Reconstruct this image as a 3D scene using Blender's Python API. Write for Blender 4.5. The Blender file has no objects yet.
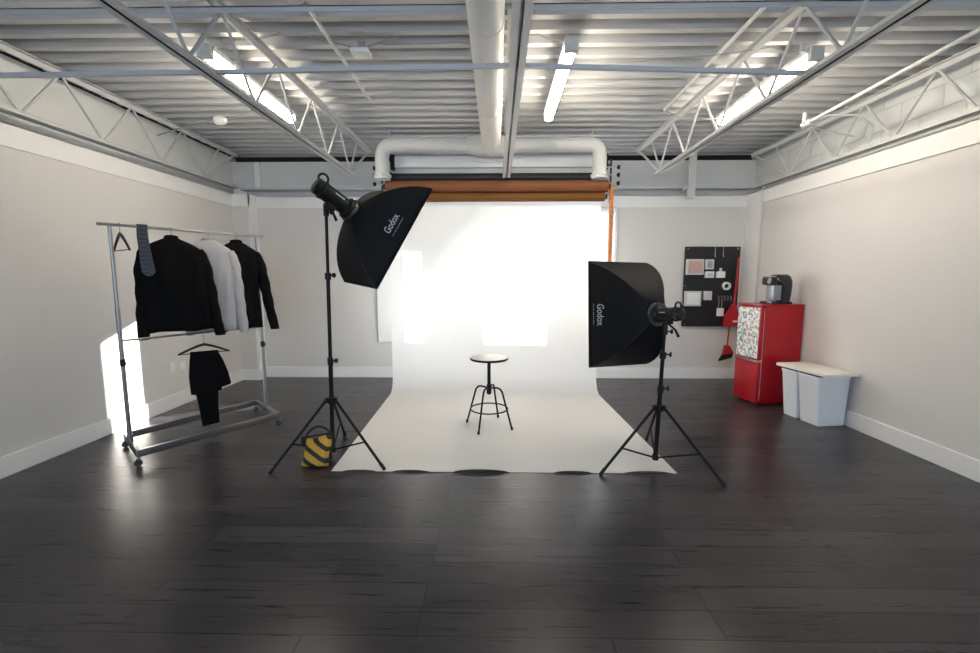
import bpy, bmesh, math, random
from mathutils import Vector, Matrix
random.seed(7)
SC = bpy.context.scene
COL = SC.collection
PI = math.pi
ORG = {}

# ---------------------------------------------------------------- materials
def mat(name, col, rough=.6, metal=0., var=.06, nscale=8., bump=0., bscale=60., emis=None, estr=0., spec=.5, trans=0.):
    m = bpy.data.materials.new(name); m.use_nodes = True
    nt = m.node_tree; N = nt.nodes; L = nt.links
    b = N['Principled BSDF']
    b.inputs['Roughness'].default_value = rough
    b.inputs['Metallic'].default_value = metal
    b.inputs['Specular IOR Level'].default_value = spec
    tc = N.new('ShaderNodeTexCoord')
    no = N.new('ShaderNodeTexNoise'); no.inputs['Scale'].default_value = nscale; no.inputs['Detail'].default_value = 3
    L.new(tc.outputs['Object'], no.inputs['Vector'])
    mx = N.new('ShaderNodeMix'); mx.data_type = 'RGBA'
    mx.inputs[6].default_value = (*[max(0, c*(1-var)) for c in col], 1)
    mx.inputs[7].default_value = (*[min(1, c*(1+var)) for c in col], 1)
    L.new(no.outputs['Fac'], mx.inputs[0]); L.new(mx.outputs[2], b.inputs['Base Color'])
    if bump:
        n2 = N.new('ShaderNodeTexNoise'); n2.inputs['Scale'].default_value = bscale; n2.inputs['Detail'].default_value = 4
        L.new(tc.outputs['Object'], n2.inputs['Vector'])
        bp = N.new('ShaderNodeBump'); bp.inputs['Strength'].default_value = bump; bp.inputs['Distance'].default_value = .01
        L.new(n2.outputs['Fac'], bp.inputs['Height']); L.new(bp.outputs['Normal'], b.inputs['Normal'])
    if emis:
        b.inputs['Emission Color'].default_value = (*emis, 1); b.inputs['Emission Strength'].default_value = estr
    if trans: b.inputs['Transmission Weight'].default_value = trans
    return m

def floor_mat():
    m = bpy.data.materials.new('dark_planks'); m.use_nodes = True
    nt = m.node_tree; N = nt.nodes; L = nt.links; b = N['Principled BSDF']
    tc = N.new('ShaderNodeTexCoord')
    mp = N.new('ShaderNodeMapping'); L.new(tc.outputs['Object'], mp.inputs['Vector'])
    mp.inputs['Location'].default_value = (.35, -.081, 0)
    br = N.new('ShaderNodeTexBrick'); L.new(mp.outputs[0], br.inputs['Vector'])
    br.offset = .37; br.offset_frequency = 3; br.squash = 1
    br.inputs['Scale'].default_value = 1
    br.inputs['Brick Width'].default_value = 1.35; br.inputs['Row Height'].default_value = .165
    br.inputs['Mortar Size'].default_value = .0045; br.inputs['Mortar Smooth'].default_value = .2
    br.inputs['Color1'].default_value = (.021, .0200, .0230, 1); br.inputs['Color2'].default_value = (.045, .041, .0455, 1)
    br.inputs['Mortar'].default_value = (.004, .004, .004, 1)
    # grain
    mg = N.new('ShaderNodeMapping'); L.new(tc.outputs['Object'], mg.inputs['Vector'])
    mg.inputs['Scale'].default_value = (1.1, 22, 1)
    ng = N.new('ShaderNodeTexNoise'); ng.inputs['Scale'].default_value = 1.6; ng.inputs['Detail'].default_value = 5; ng.inputs['Roughness'].default_value = .6
    ng.inputs['Distortion'].default_value = 0
    L.new(mg.outputs[0], ng.inputs['Vector'])
    cr = N.new('ShaderNodeValToRGB'); cr.color_ramp.elements[0].position = .25; cr.color_ramp.elements[1].position = .78
    cr.color_ramp.elements[0].color = (.72, .72, .72, 1); cr.color_ramp.elements[1].color = (1.32, 1.3, 1.32, 1)
    L.new(ng.outputs['Fac'], cr.inputs['Fac'])
    mu = N.new('ShaderNodeMix'); mu.data_type = 'RGBA'; mu.blend_type = 'MULTIPLY'; mu.inputs[0].default_value = 1
    L.new(br.outputs['Color'], mu.inputs[6]); L.new(cr.outputs['Color'], mu.inputs[7]); L.new(mu.outputs[2], b.inputs['Base Color'])
    mr = N.new('ShaderNodeMapRange'); mr.inputs['To Min'].default_value = .22; mr.inputs['To Max'].default_value = .36
    L.new(ng.outputs['Fac'], mr.inputs['Value']); L.new(mr.outputs[0], b.inputs['Roughness'])
    b.inputs['Specular IOR Level'].default_value = .38
    # cathedral figure: wavy ring lines that differ from plank to plank
    wv = N.new('ShaderNodeTexWave'); wv.wave_type = 'RINGS'; wv.inputs['Scale'].default_value = 5; wv.inputs['Distortion'].default_value = 5; wv.inputs['Detail'].default_value = 3
    mw = N.new('ShaderNodeMapping'); mw.inputs['Scale'].default_value = (.35, 4.2, 1); L.new(tc.outputs['Object'], mw.inputs['Vector'])
    wn = N.new('ShaderNodeMixRGB'); wn.blend_type = 'ADD'; wn.inputs[0].default_value = 60
    L.new(mw.outputs[0], wn.inputs[1]); L.new(br.outputs['Color'], wn.inputs[2]); L.new(wn.outputs[0], wv.inputs['Vector'])
    w2 = N.new('ShaderNodeMapRange'); w2.inputs['To Min'].default_value = .8; w2.inputs['To Max'].default_value = 1.22; L.new(wv.outputs['Fac'], w2.inputs['Value'])
    m2 = N.new('ShaderNodeMix'); m2.data_type = 'RGBA'; m2.blend_type = 'MULTIPLY'; m2.inputs[0].default_value = 1
    L.new(mu.outputs[2], m2.inputs[6]); L.new(w2.outputs[0], m2.inputs[7]); L.new(m2.outputs[2], b.inputs['Base Color'])
    sc2 = N.new('ShaderNodeMath'); sc2.operation = 'MULTIPLY'; sc2.inputs[1].default_value = .06; L.new(ng.outputs['Fac'], sc2.inputs[0])
    ad = N.new('ShaderNodeMath'); ad.operation = 'MULTIPLY_ADD'
    L.new(br.outputs['Fac'], ad.inputs[0]); ad.inputs[1].default_value = -3; L.new(sc2.outputs[0], ad.inputs[2])
    bp = N.new('ShaderNodeBump'); bp.inputs['Strength'].default_value = .35; bp.inputs['Distance'].default_value = .0025
    L.new(ad.outputs[0], bp.inputs['Height']); L.new(bp.outputs['Normal'], b.inputs['Normal'])
    return m

def block_mat(name, col):
    m = mat(name, col, .8, var=.05)
    nt = m.node_tree; N = nt.nodes; L = nt.links; b = N['Principled BSDF']
    tc = N.new('ShaderNodeTexCoord'); sx = N.new('ShaderNodeSeparateXYZ'); cb = N.new('ShaderNodeCombineXYZ')
    L.new(tc.outputs['Object'], sx.inputs[0]); L.new(sx.outputs['Y'], cb.inputs['X']); L.new(sx.outputs['Z'], cb.inputs['Y'])
    br = N.new('ShaderNodeTexBrick'); br.inputs['Scale'].default_value = 1
    br.inputs['Brick Width'].default_value = .4; br.inputs['Row Height'].default_value = .2; br.inputs['Mortar Size'].default_value = .006
    L.new(cb.outputs[0], br.inputs['Vector'])
    bp = N.new('ShaderNodeBump'); bp.inputs['Strength'].default_value = 1; bp.inputs['Distance'].default_value = .012; bp.invert = True
    L.new(br.outputs['Fac'], bp.inputs['Height']); L.new(bp.outputs['Normal'], b.inputs['Normal'])
    br.inputs['Color1'].default_value = (*col, 1); br.inputs['Color2'].default_value = (*[q*.95 for q in col], 1); br.inputs['Mortar'].default_value = (*[q*.82 for q in col], 1)
    L.new(br.outputs['Color'], b.inputs['Base Color'])
    return m

def sticker_mat():
    m = bpy.data.materials.new('sticker_collage'); m.use_nodes = True
    nt = m.node_tree; N = nt.nodes; L = nt.links; b = N['Principled BSDF']
    tc = N.new('ShaderNodeTexCoord')
    v = N.new('ShaderNodeTexVoronoi'); v.inputs['Scale'].default_value = 24; L.new(tc.outputs['Object'], v.inputs['Vector'])
    hs = N.new('ShaderNodeHueSaturation'); hs.inputs['Saturation'].default_value = .7; hs.inputs['Value'].default_value = .6
    L.new(v.outputs['Color'], hs.inputs['Color'])
    n = N.new('ShaderNodeTexNoise'); n.inputs['Scale'].default_value = 30; n.inputs['Detail'].default_value = 2; L.new(tc.outputs['Object'], n.inputs['Vector'])
    cr = N.new('ShaderNodeValToRGB'); cr.color_ramp.elements[0].position = .47; cr.color_ramp.elements[1].position = .53
    L.new(n.outputs['Fac'], cr.inputs['Fac'])
    mx = N.new('ShaderNodeMix'); mx.data_type = 'RGBA'; L.new(cr.outputs['Color'], mx.inputs[0])
    L.new(hs.outputs['Color'], mx.inputs[6]); mx.inputs[7].default_value = (.82, .8, .76, 1)
    L.new(mx.outputs[2], b.inputs['Base Color']); b.inputs['Roughness'].default_value = .35
    return m

def stripe_mat():
    m = bpy.data.materials.new('hazard_stripes'); m.use_nodes = True
    nt = m.node_tree; N = nt.nodes; L = nt.links; b = N['Principled BSDF']
    tc = N.new('ShaderNodeTexCoord'); sx = N.new('ShaderNodeSeparateXYZ'); L.new(tc.outputs['Object'], sx.inputs[0])
    a = N.new('ShaderNodeMath'); a.operation = 'MULTIPLY'; L.new(sx.outputs['X'], a.inputs[0]); a.inputs[1].default_value = .62
    s = N.new('ShaderNodeMath'); s.operation = 'ADD'; L.new(a.outputs[0], s.inputs[0]); L.new(sx.outputs['Z'], s.inputs[1])
    k = N.new('ShaderNodeMath'); k.operation = 'MULTIPLY'; L.new(s.outputs[0], k.inputs[0]); k.inputs[1].default_value = 2*PI/.098
    si = N.new('ShaderNodeMath'); si.operation = 'SINE'; L.new(k.outputs[0], si.inputs[0])
    g = N.new('ShaderNodeMath'); g.operation = 'GREATER_THAN'; L.new(si.outputs[0], g.inputs[0]); g.inputs[1].default_value = .25
    mx = N.new('ShaderNodeMix'); mx.data_type = 'RGBA'; L.new(g.outputs[0], mx.inputs[0])
    mx.inputs[6].default_value = (.55, .31, .025, 1); mx.inputs[7].default_value = (.012, .011, .01, 1)
    L.new(mx.outputs[2], b.inputs['Base Color']); b.inputs['Roughness'].default_value = .6
    return m

def tie_mat():
    m = mat('tie_weave', (.03, .035, .055), .5)
    nt = m.node_tree; N = nt.nodes; L = nt.links; b = N['Principled BSDF']
    tc = N.new('ShaderNodeTexCoord'); v = N.new('ShaderNodeTexChecker'); v.inputs['Scale'].default_value = 55
    v.inputs['Color1'].default_value = (.004, .005, .009, 1); v.inputs['Color2'].default_value = (.03, .035, .05, 1)
    L.new(tc.outputs['Object'], v.inputs['Vector']); L.new(v.outputs['Color'], b.inputs['Base Color'])
    return m

M = {}
def mk():
    M['floor'] = floor_mat()
    M['wall'] = mat('wall_paint', (.66, .635, .61), .75, bump=.04, bscale=120, var=.015, nscale=2)
    M['band'] = mat('white_trim_paint', (.80, .79, .77), .5, var=.02)
    M['block'] = block_mat('painted_block', (.66, .67, .66))
    M['uppaint'] = mat('upper_wall_paint', (.66, .67, .66), .8, var=.04, nscale=3)
    M['greywall'] = mat('grey_upper_wall', (.56, .56, .55), .7, var=.04, nscale=3)
    M['dark'] = mat('dark_gap', (.02, .018, .016), .9)  # near-black colour that paints in the shade of gaps under the deck
    M['deck'] = mat('painted_steel_deck', (.54, .54, .54), .62, var=.05, nscale=4)
    M['steel'] = mat('painted_joist_steel', (.56, .56, .56), .45, var=.05)
    M['steelgrey'] = mat('grey_bar_steel', (.5, .51, .53), .45, var=.05)
    M['duct'] = mat('duct_sheet', (.74, .73, .71), .5, var=.03, nscale=3)
    M['white'] = mat('white_enamel', (.82, .82, .81), .35, var=.02)
    M['paper'] = mat('seamless_paper', (.89, .875, .85), .55, var=.008, nscale=2)
    M['orange'] = mat('orange_brown_paper', (.23, .075, .022), .6, var=.06)
    M['orange2'] = mat('amber_brown_paper', (.19, .068, .005), .6, var=.06)
    M['black'] = mat('black_paper', (.014, .014, .015), .6)
    M['metalblack'] = mat('black_stand_metal', (.0045, .0045, .005), .5, var=.1, spec=.22)
    M['plastic'] = mat('black_plastic', (.006, .006, .007), .48, var=.1, spec=.28)
    M['fabric'] = mat('softbox_nylon', (.0045, .005, .0062), .65, bump=.25, bscale=40, var=.1, spec=.2)
    M['diff'] = mat('white_diffuser_cloth', (.8, .8, .8), .8)
    M['silver'] = mat('softbox_silver_ring', (.12, .12, .12), .4, .8)
    M['print'] = mat('grey_print', (.45, .47, .5), .5)
    M['chrome'] = mat('brushed_chrome', (.30, .30, .31), .34, .95, var=.05, nscale=30)
    M['cloth'] = mat('black_wool', (.0055, .0055, .006), .9, bump=.3, bscale=30, var=.2, spec=.08)
    M['shirt'] = mat('white_cotton', (.40, .39, .40), .8, bump=.2, bscale=18, var=.03)
    M['tie'] = tie_mat()
    M['hang'] = mat('black_hanger_plastic', (.012, .012, .012), .4)
    M['rubber'] = mat('grey_rubber', (.05, .05, .05), .6)
    M['stripe'] = stripe_mat()
    M['strap'] = mat('black_webbing', (.01, .01, .01), .7)
    M['seat'] = mat('brushed_seat_wood', (.45, .44, .42), .3, var=.12, nscale=5)
    M['red'] = mat('red_gloss_enamel', (.37, .003, .012), .28, var=.03)
    M['redp'] = mat('red_plastic', (.48, .012, .02), .4, var=.05)
    M['sticker'] = sticker_mat()
    M['gloss'] = mat('black_gloss_plastic', (.012, .012, .013), .15)
    M['smoke'] = mat('smoky_reservoir', (.22, .24, .27), .15)
    M['bin'] = mat('white_bin_plastic', (.86, .87, .90), .4, var=.02)
    M['liner'] = mat('dark_liner', (.02, .03, .05), .5)
    M['lid'] = mat('cream_board', (.78, .74, .68), .5, var=.04)
    M['peg'] = mat('black_pegboard', (.008, .008, .009), .5, var=.1)
    M['acry'] = mat('clear_white_plastic', (.62, .62, .62), .25, var=.08, nscale=25)
    M['pink'] = mat('pink_card', (.55, .36, .34), .5, var=.15, nscale=30)
    M['pale'] = mat('pale_pink_card', (.62, .54, .52), .5, var=.08, nscale=30)
    M['greyc'] = mat('grey_card', (.36, .34, .34), .4, var=.25, nscale=40)
    M['bristle'] = mat('black_bristles', (.01, .01, .01), .8)
    M['tube'] = mat('lit_tube_diffuser', (.9, .9, .88), .4, emis=(1, .89, .72), estr=40)
    M['glass'] = mat('window_daylight', (.8, .85, .9), .2, emis=(.86, .93, 1), estr=1.6)  # glow added as weak fill from the unseen rear windows
    M['orangecord'] = mat('orange_chain', (.72, .27, .08), .5, var=.1)
mk()
def translucent(m, f):
    nt = m.node_tree; N = nt.nodes; L = nt.links; b = N['Principled BSDF']; o = N['Material Output']
    t = N.new('ShaderNodeBsdfTranslucent'); t.inputs['Color'].default_value = (1, .985, .96, 1)
    mx = N.new('ShaderNodeMixShader'); mx.inputs[0].default_value = f
    L.new(b.outputs[0], mx.inputs[1]); L.new(t.outputs[0], mx.inputs[2]); L.new(mx.outputs[0], o.inputs['Surface'])
M['sheet'] = mat('translucent_white_paper', (.95, .935, .91), .6, var=.008, nscale=2); translucent(M['sheet'], .24)
def pane_mat():
    m = bpy.data.materials.new('window_glass'); m.use_nodes = True
    nt = m.node_tree; N = nt.nodes; L = nt.links; o = N['Material Output']
    g = N.new('ShaderNodeBsdfGlossy'); g.inputs['Roughness'].default_value = .02
    t = N.new('ShaderNodeBsdfTransparent'); mx = N.new('ShaderNodeMixShader'); mx.inputs[0].default_value = .06
    L.new(t.outputs[0], mx.inputs[1]); L.new(g.outputs[0], mx.inputs[2]); L.new(mx.outputs[0], o.inputs['Surface'])
    return m
M['pane'] = pane_mat()

# ---------------------------------------------------------------- mesh builder
class MB:
    def __init__(s): s.b = bmesh.new()
    def box(s, x0, x1, y0, y1, z0, z1, bev=0, R=None, c=None):
        t = bmesh.new(); bmesh.ops.create_cube(t, size=1)
        for v in t.verts:
            v.co = Vector(((x0+x1)/2+v.co.x*(x1-x0), (y0+y1)/2+v.co.y*(y1-y0), (z0+z1)/2+v.co.z*(z1-z0)))
        if bev: bmesh.ops.bevel(t, geom=list(t.edges), offset=bev, segments=2, affect='EDGES', profile=.6)
        if R is not None:
            for v in t.verts: v.co = R @ (v.co-Vector(c)) + Vector(c)
        s.merge(t); return s
    def merge(s, t):
        me = bpy.data.meshes.new('t'); t.to_mesh(me); t.free(); s.b.from_mesh(me); bpy.data.meshes.remove(me)
    def obox(s, c, ax, ay, az, hx, hy, hz, bev=0):
        t = bmesh.new(); bmesh.ops.create_cube(t, size=2)
        ax, ay, az, c = Vector(ax), Vector(ay), Vector(az), Vector(c)
        if bev:
            for v in t.verts: v.co = Vector((v.co.x*hx, v.co.y*hy, v.co.z*hz))
            bmesh.ops.bevel(t, geom=list(t.edges), offset=bev, segments=2, affect='EDGES', profile=.6)
            for v in t.verts: v.co = c+ax*v.co.x+ay*v.co.y+az*v.co.z
        else:
            for v in t.verts: v.co = c+ax*v.co.x*hx+ay*v.co.y*hy+az*v.co.z*hz
        s.merge(t); return s
    def loft(s, rings, cap=True, closed=False):
        bm = s.b; R = [[bm.verts.new(p) for p in r] for r in rings]; n = len(R[0])
        m = len(R)
        for i in range(m if closed else m-1):
            a, b = R[i], R[(i+1) % m]
            for j in range(n): bm.faces.new((a[j], a[(j+1) % n], b[(j+1) % n], b[j]))
        if cap and not closed:
            bm.faces.new(list(reversed(R[0]))); bm.faces.new(R[-1])
        return s
    def tube(s, pts, r, n=10, closed=False, cap=True, up=None, sq=False):
        pts = [Vector(p) for p in pts]; rs = r if isinstance(r, (list, tuple)) else [r]*len(pts)
        rings = []; prev = None; m = len(pts)
        for i, p in enumerate(pts):
            if closed: d = pts[(i+1) % m]-pts[i-1]
            elif i == 0: d = pts[1]-p
            elif i == m-1: d = p-pts[i-1]
            else: d = (pts[i+1]-p).normalized()+(p-pts[i-1]).normalized()
            d.normalize()
            if prev is None:
                u = Vector(up) if up else (Vector((0, 0, 1)) if abs(d.z) < .9 else Vector((1, 0, 0)))
                prev = u
            u = prev-d*prev.dot(d); u.normalize(); prev = u
            w = d.cross(u)
            if sq:
                rings.append([p+(u*a+w*b)*rs[i] for a, b in ((1, 1), (1, -1), (-1, -1), (-1, 1))])
            else:
                rings.append([p+(u*math.cos(2*PI*k/n)+w*math.sin(2*PI*k/n))*rs[i] for k in range(n)])
        s.loft(rings, cap, closed); return s
    def lathe(s, c, prof, n=24, axis=(0, 0, 1)):
        ax = Vector(axis).normalized(); u = ax.orthogonal().normalized(); w = ax.cross(u); c = Vector(c)
        s.loft([[c+ax*h+(u*math.cos(2*PI*k/n)+w*math.sin(2*PI*k/n))*max(r, 1e-4) for k in range(n)] for r, h in prof]); return s
    def prism(s, poly, off):
        bm = s.b; off = Vector(off)
        a = [bm.verts.new(Vector(p)) for p in poly]; b = [bm.verts.new(Vector(p)+off) for p in poly]; n = len(a)
        bm.faces.new(a); bm.faces.new(list(reversed(b)))
        for i in range(n): bm.faces.new((a[i], b[i], b[(i+1) % n], a[(i+1) % n]))
        return s
    def quad(s, *p):
        s.b.faces.new([s.b.verts.new(Vector(q)) for q in p]); return s
    def build(s, name, m, parent=None, org=None, smooth=35):
        o0 = ORG.get(parent.name) if parent is not None else Vector(org) if org is not None else Vector((0, 0, 0))
        bmesh.ops.recalc_face_normals(s.b, faces=s.b.faces)
        for v in s.b.verts: v.co -= o0
        me = bpy.data.meshes.new(name); s.b.to_mesh(me); s.b.free()
        me.materials.append(M[m] if isinstance(m, str) else m)
        if smooth:
            for p in me.polygons: p.use_smooth = True
            me.set_sharp_from_angle(angle=math.radians(smooth))
        o = bpy.data.objects.new(name, me); COL.objects.link(o)
        if parent is not None: o.parent = parent
        else: o.location = o0
        ORG[o.name] = o0
        return o

def thing(name, label, cat, loc, group=None):
    o = bpy.data.objects.new(name, None); COL.objects.link(o); o.location = loc; o.empty_display_size = .1
    o['label'] = label; o['category'] = cat
    if group: o['group'] = group
    ORG[o.name] = Vector(loc); return o
def tag(o, label, cat, group=None):
    o['label'] = label; o['category'] = cat
    if group: o['group'] = group
    return o
def struct(o): o['kind'] = 'structure'; return o
def clone(root, loc, label):
    r = root.copy(); COL.objects.link(r); r.location = loc; r['label'] = label; ORG[r.name] = Vector(loc)
    for ch in list(root.children):
        c = ch.copy(); COL.objects.link(c); c.parent = r
        for g in list(ch.children):
            d = g.copy(); COL.objects.link(d); d.parent = c
    return r
def V(*a): return Vector(a)

XL, XR, YB, YR = -3.86, 3.69, 6.64, -2.6     # room
UL, UR = -4.0, 3.83                          # upper block walls
ZD = 2.75                                    # top of the drywall
ZC = 3.37                                    # underside of deck

# ---------------------------------------------------------------- setting
struct(MB().box(UL-.1, UR+.1, YR-.1, 7.0, -.1, 0).build('floor', 'floor', smooth=0))
# corrugated steel deck
mb = MB(); y = YR-.1; prof = []; p = .1876; ph = 3.263-.012
y = ph - p*math.ceil((ph-YR)/p) - p
while y < 7.0:
    prof += [(y, ZC+.062), (y+.014, ZC), (y+.014+.058, ZC), (y+.014+.058+.014, ZC+.062)]
    y += p
vt = []
for x in (UL-.1, UR+.1): vt.append([mb.b.verts.new((x, a, z)) for a, z in prof])
for i in range(len(prof)-1): mb.b.faces.new((vt[0][i], vt[0][i+1], vt[1][i+1], vt[1][i]))
top = [[mb.b.verts.new((x, yy, ZC+.1)) for yy in (prof[0][0], prof[-1][0])] for x in (UL-.1, UR+.1)]
mb.b.faces.new((top[0][0], top[0][1], top[1][1], top[1][0]))
struct(mb.build('ceiling', 'deck', smooth=0))
struct(MB().box(XL-.12, XL, YR, 6.98, 0, ZD).build('wall_left', 'wall', smooth=0))
struct(MB().box(XR, XR+.12, YR, 6.98, 0, ZD).build('wall_right', 'wall', smooth=0))
BW = [(-1.52, -.86, .57, 1.98), (-.35, .07, .98, 2.28), (.72, 1.74, .95, 2.52)]
mb = MB(); xs_ = [XL]+[v for q in BW for v in q[:2]]+[XR]
for i in range(7):
    if i % 2 == 0: mb.box(xs_[i], xs_[i+1], YB, YB+.12, 0, ZD)
    else:
        q = BW[i//2]; mb.box(xs_[i], xs_[i+1], YB, YB+.12, 0, q[2]).box(xs_[i], xs_[i+1], YB, YB+.12, q[3], ZD)
struct(mb.build('wall_back', 'wall', smooth=0))
for i, (a, b, c, d) in enumerate(BW):
    w_ = struct(MB().box(a, b, YB+.055, YB+.06, c, d).build('window_%d' % (i+4), 'pane', smooth=0))
    f = MB()
    for q in ((a, a+.03, c, d), (b-.03, b, c, d), (a, b, c, c+.03), (a, b, d-.03, d)): f.box(q[0], q[1], YB+.03, YB+.08, q[2], q[3])
    if i == 1: f.box(a, b, YB+.03, YB+.08, 1.62, 1.69)
    f.build('window_frame', 'white', w_, smooth=0)
# white casing boards round the window group
mb = MB(); X0, X1, Z0, Z1 = -1.82, 1.78, .56, 2.56
xs_ = [X0]+[v for q in BW for v in q[:2]]+[X1]
for i in range(7):
    if i % 2 == 0: mb.box(xs_[i], xs_[i+1], YB-.025, YB-.001, Z0, Z1)
    else:
        q = BW[i//2]
        if q[2] > Z0: mb.box(xs_[i], xs_[i+1], YB-.025, YB-.001, Z0, q[2])
        mb.box(xs_[i], xs_[i+1], YB-.025, YB-.001, q[3], Z1)
struct(mb.build('trim_7', 'white', smooth=0))
struct(MB().box(-1.835, -1.82, YB-.035, YB-.001, .56, 2.5).build('trim_8', 'greyc', smooth=0))
struct(MB().box(UL-.12, UL, YR, 7.0, 0, 3.345).build('wall_upper_left', 'uppaint', smooth=0))
struct(MB().box(UL-.12, UL-.01, YR, 7.0, 3.345, ZC+.1).build('trim_10', 'dark', smooth=0))  # dark strip added as painted shade at the left flute ends
struct(MB().box(UR, UR+.12, YR, 7.0, 0, 3.345).build('wall_upper_right', 'block', smooth=0))
struct(MB().box(UR+.01, UR+.12, YR, 7.0, 3.345, ZC+.1).build('trim_11', 'dark', smooth=0))  # same painted shade strip for the flute ends on the right
struct(MB().box(UL, UR, 6.86, 6.98, ZD, ZC+.1).build('wall_upper_back', 'dark', smooth=0))  # coloured near black so the gap above the beam looks shaded
# pillar in the back left corner, pilaster in the back right corner
struct(MB().box(XL, -3.61, 6.43, YB, 0, ZD).build('wall_pillar_left', 'wall', smooth=0))
struct(MB().box(UL, UR, YB+.0, 6.98, ZD-.012, ZD).build('trim_9', 'band', smooth=0))
struct(MB().box(XR-.012, XR, 6.25, YB, 0, ZD).build('trim_1', 'band', smooth=0))
struct(MB().tube([(XR-.02, 6.25, .15), (XR-.02, 6.25, 2.8)], .012).build('trim_2', 'steel'))
# white band at the top of the drywall
zb = 2.575
struct(MB().box(XL, XL+.014, YR, 6.46, zb, ZD+.01).box(XL-.12, XL+.014, YR, 6.46, ZD, ZD+.012).build('trim_3', 'band', smooth=0))
struct(MB().box(XR-.02, XR-.006, YR, YB, zb, ZD+.01).box(XR-.02, XR+.12, YR, YB, ZD, ZD+.012).build('trim_4', 'band', smooth=0))
struct(MB().box(-3.6, XR, YB-.014, YB, zb, ZD-.01).build('trim_5', 'band', smooth=0))
struct(MB().box(XL, -3.596, 6.416, 6.43, zb, ZD).box(-3.61, -3.596, 6.416, YB, 0.0, ZD).build('trim_6', 'band', smooth=0))  # band on the pillar, plus its lit side painted as a white face
# baseboards
bb = .165
def base(name, x0, x1, y0, y1):
    struct(MB().box(x0, x1, y0, y1, 0, bb, bev=.004).build(name, 'band', smooth=0))
base('baseboard_left', XL, XL+.018, YR, 6.46)
base('baseboard_right', XR-.018, XR, YR, YB)
base('baseboard_back', -3.59, XR, YB-.018, YB)
base('baseboard_pillar', XL, -3.59, 6.412, 6.43)
base('baseboard_pillar_side', -3.596, -3.58, 6.412, YB)
# rear wall behind the camera with three unseen windows, added for fill light
wins = [(-3.0, -1.5, .9, 2.55), (-.75, .75, .9, 2.55), (1.5, 3.0, .9, 2.55)]
mb = MB(); xs = [UL, -3.0, -1.5, -.75, .75, 1.5, 3.0, UR]
for i in range(7):
    if i % 2 == 0: mb.box(xs[i], xs[i+1], YR-.12, YR, 0, ZC+.1)
    else: mb.box(xs[i], xs[i+1], YR-.12, YR, 0, .9).box(xs[i], xs[i+1], YR-.12, YR, 2.55, ZC+.1)
struct(mb.build('wall_rear', 'wall', smooth=0))
for i, (a, b, c, d) in enumerate(wins):
    m_ = MB().box(a, b, YR-.08, YR-.07, c, d)
    w = struct(m_.build('window_%d' % (i+1), 'glass', smooth=0))
    f = MB()
    for q in ((a, a+.05, c, d), (b-.05, b, c, d), (a, b, c, c+.05), (a, b, d-.05, d), ((a+b)/2-.02, (a+b)/2+.02, c, d)):
        f.box(q[0], q[1], YR-.07, YR-.03, q[2], q[3])
    f.build('window_frame', 'white', w, smooth=0)

# ---------------------------------------------------------------- steel at the back
t = thing('steel_beam', 'grey steel beam spanning the top of the back wall under the ceiling', 'beam', (0, 6.78, 2.84))
MB().box(UL, UR, 6.74, 6.76, 2.76, 3.27).build('web', 'uppaint', t, smooth=0)
MB().box(-3.8, 3.7, 6.56, 6.74, 2.835, 2.862).build('lower_flange', 'steel', t, smooth=0)
MB().box(-3.62, -3.54, 6.66, 6.74, 2.86, 3.25).build('stiffener_plate', 'white', t, smooth=0)
tag(MB().box(2.70, 2.79, 6.36, 6.42, 2.66, 3.4, bev=.003).box(2.70, 2.71, 6.42, 6.6, 2.8, 2.86).build('hanging_channel', 'steel', org=(2.745, 6.4, 2.66)),
    'short vertical white steel channel dropping from ceiling over the back beam', 'channel')

# ---------------------------------------------------------------- open web joists
def joist(x, ys, yt_end, zb_, zt, label, step=.71, half=.05, y0=-2.4, phase=5.547):
    t = thing('roof_joist', label, 'joist', (x, (y0+yt_end)/2, zb_), 'open-web steel roof joists')
    g = .003
    mb = MB()
    for s in (-1, 1):
        xa, xb = sorted((x+s*g, x+s*half))
        mb.box(xa, xb, y0, yt_end, zt+.018, zt+.024)
        xa, xb = sorted((x+s*g, x+s*(g+.006)))
        mb.box(xa, xb, y0, yt_end, zt-.025, zt+.024)
    mb.build('top_chord', 'steel', t, smooth=0)
    mb = MB()
    for s in (-1, 1):
        xa, xb = sorted((x+s*g, x+s*half))
        mb.box(xa, xb, y0, ys, zb_-.024, zb_-.018)
        xa, xb = sorted((x+s*g, x+s*(g+.006)))
        mb.box(xa, xb, y0, ys, zb_-.024, zb_+.025)
    mb.build('bottom_chord', 'steel', t, smooth=0)
    pts = []; y = phase
    while y > y0+step:
        pts.append((x, y, zb_)); pts.append((x, y-step/2, zt)); y -= step
    # round the bends
    P = []
    for i, p in enumerate(pts):
        p = Vector(p)
        if 0 < i < len(pts)-1:
            a = (Vector(pts[i-1])-p).normalized(); b = (Vector(pts[i+1])-p).normalized()
            P += [p+a*.03, p+(a+b)*.008, p+b*.03]
        else: P.append(p)
    P = [Vector((x, phase+step*.45, zt))]+P
    MB().tube(P, .0115, 8).build('web_rod', 'steel', t)
    MB().tube([(x, phase+.02, zb_), (x, yt_end-.06, zt)], .014, 8).build('end_rod', 'steel', t)
    return t
joist(-1.82, 5.62, 6.42, 2.845, 3.30, 'white open-web roof joist above the left light stand, left of the centre')
joist(.118, 5.86, 6.45, 2.845, 3.30, 'central white roof joist running directly beside the big round duct')
joist(1.985, 5.62, 6.42, 2.845, 3.30, 'white open-web roof joist above the right softbox, ending short of back wall')
joist(-3.83, 6.5, 6.6, 2.86, 3.325, 'white open-web joist set along the top of the left wall', step=.745, phase=5.85)
joist(3.68, 6.5, 6.6, 2.83, 3.285, 'white open-web joist set along the top of the right wall', step=.725, phase=5.738)
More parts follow.
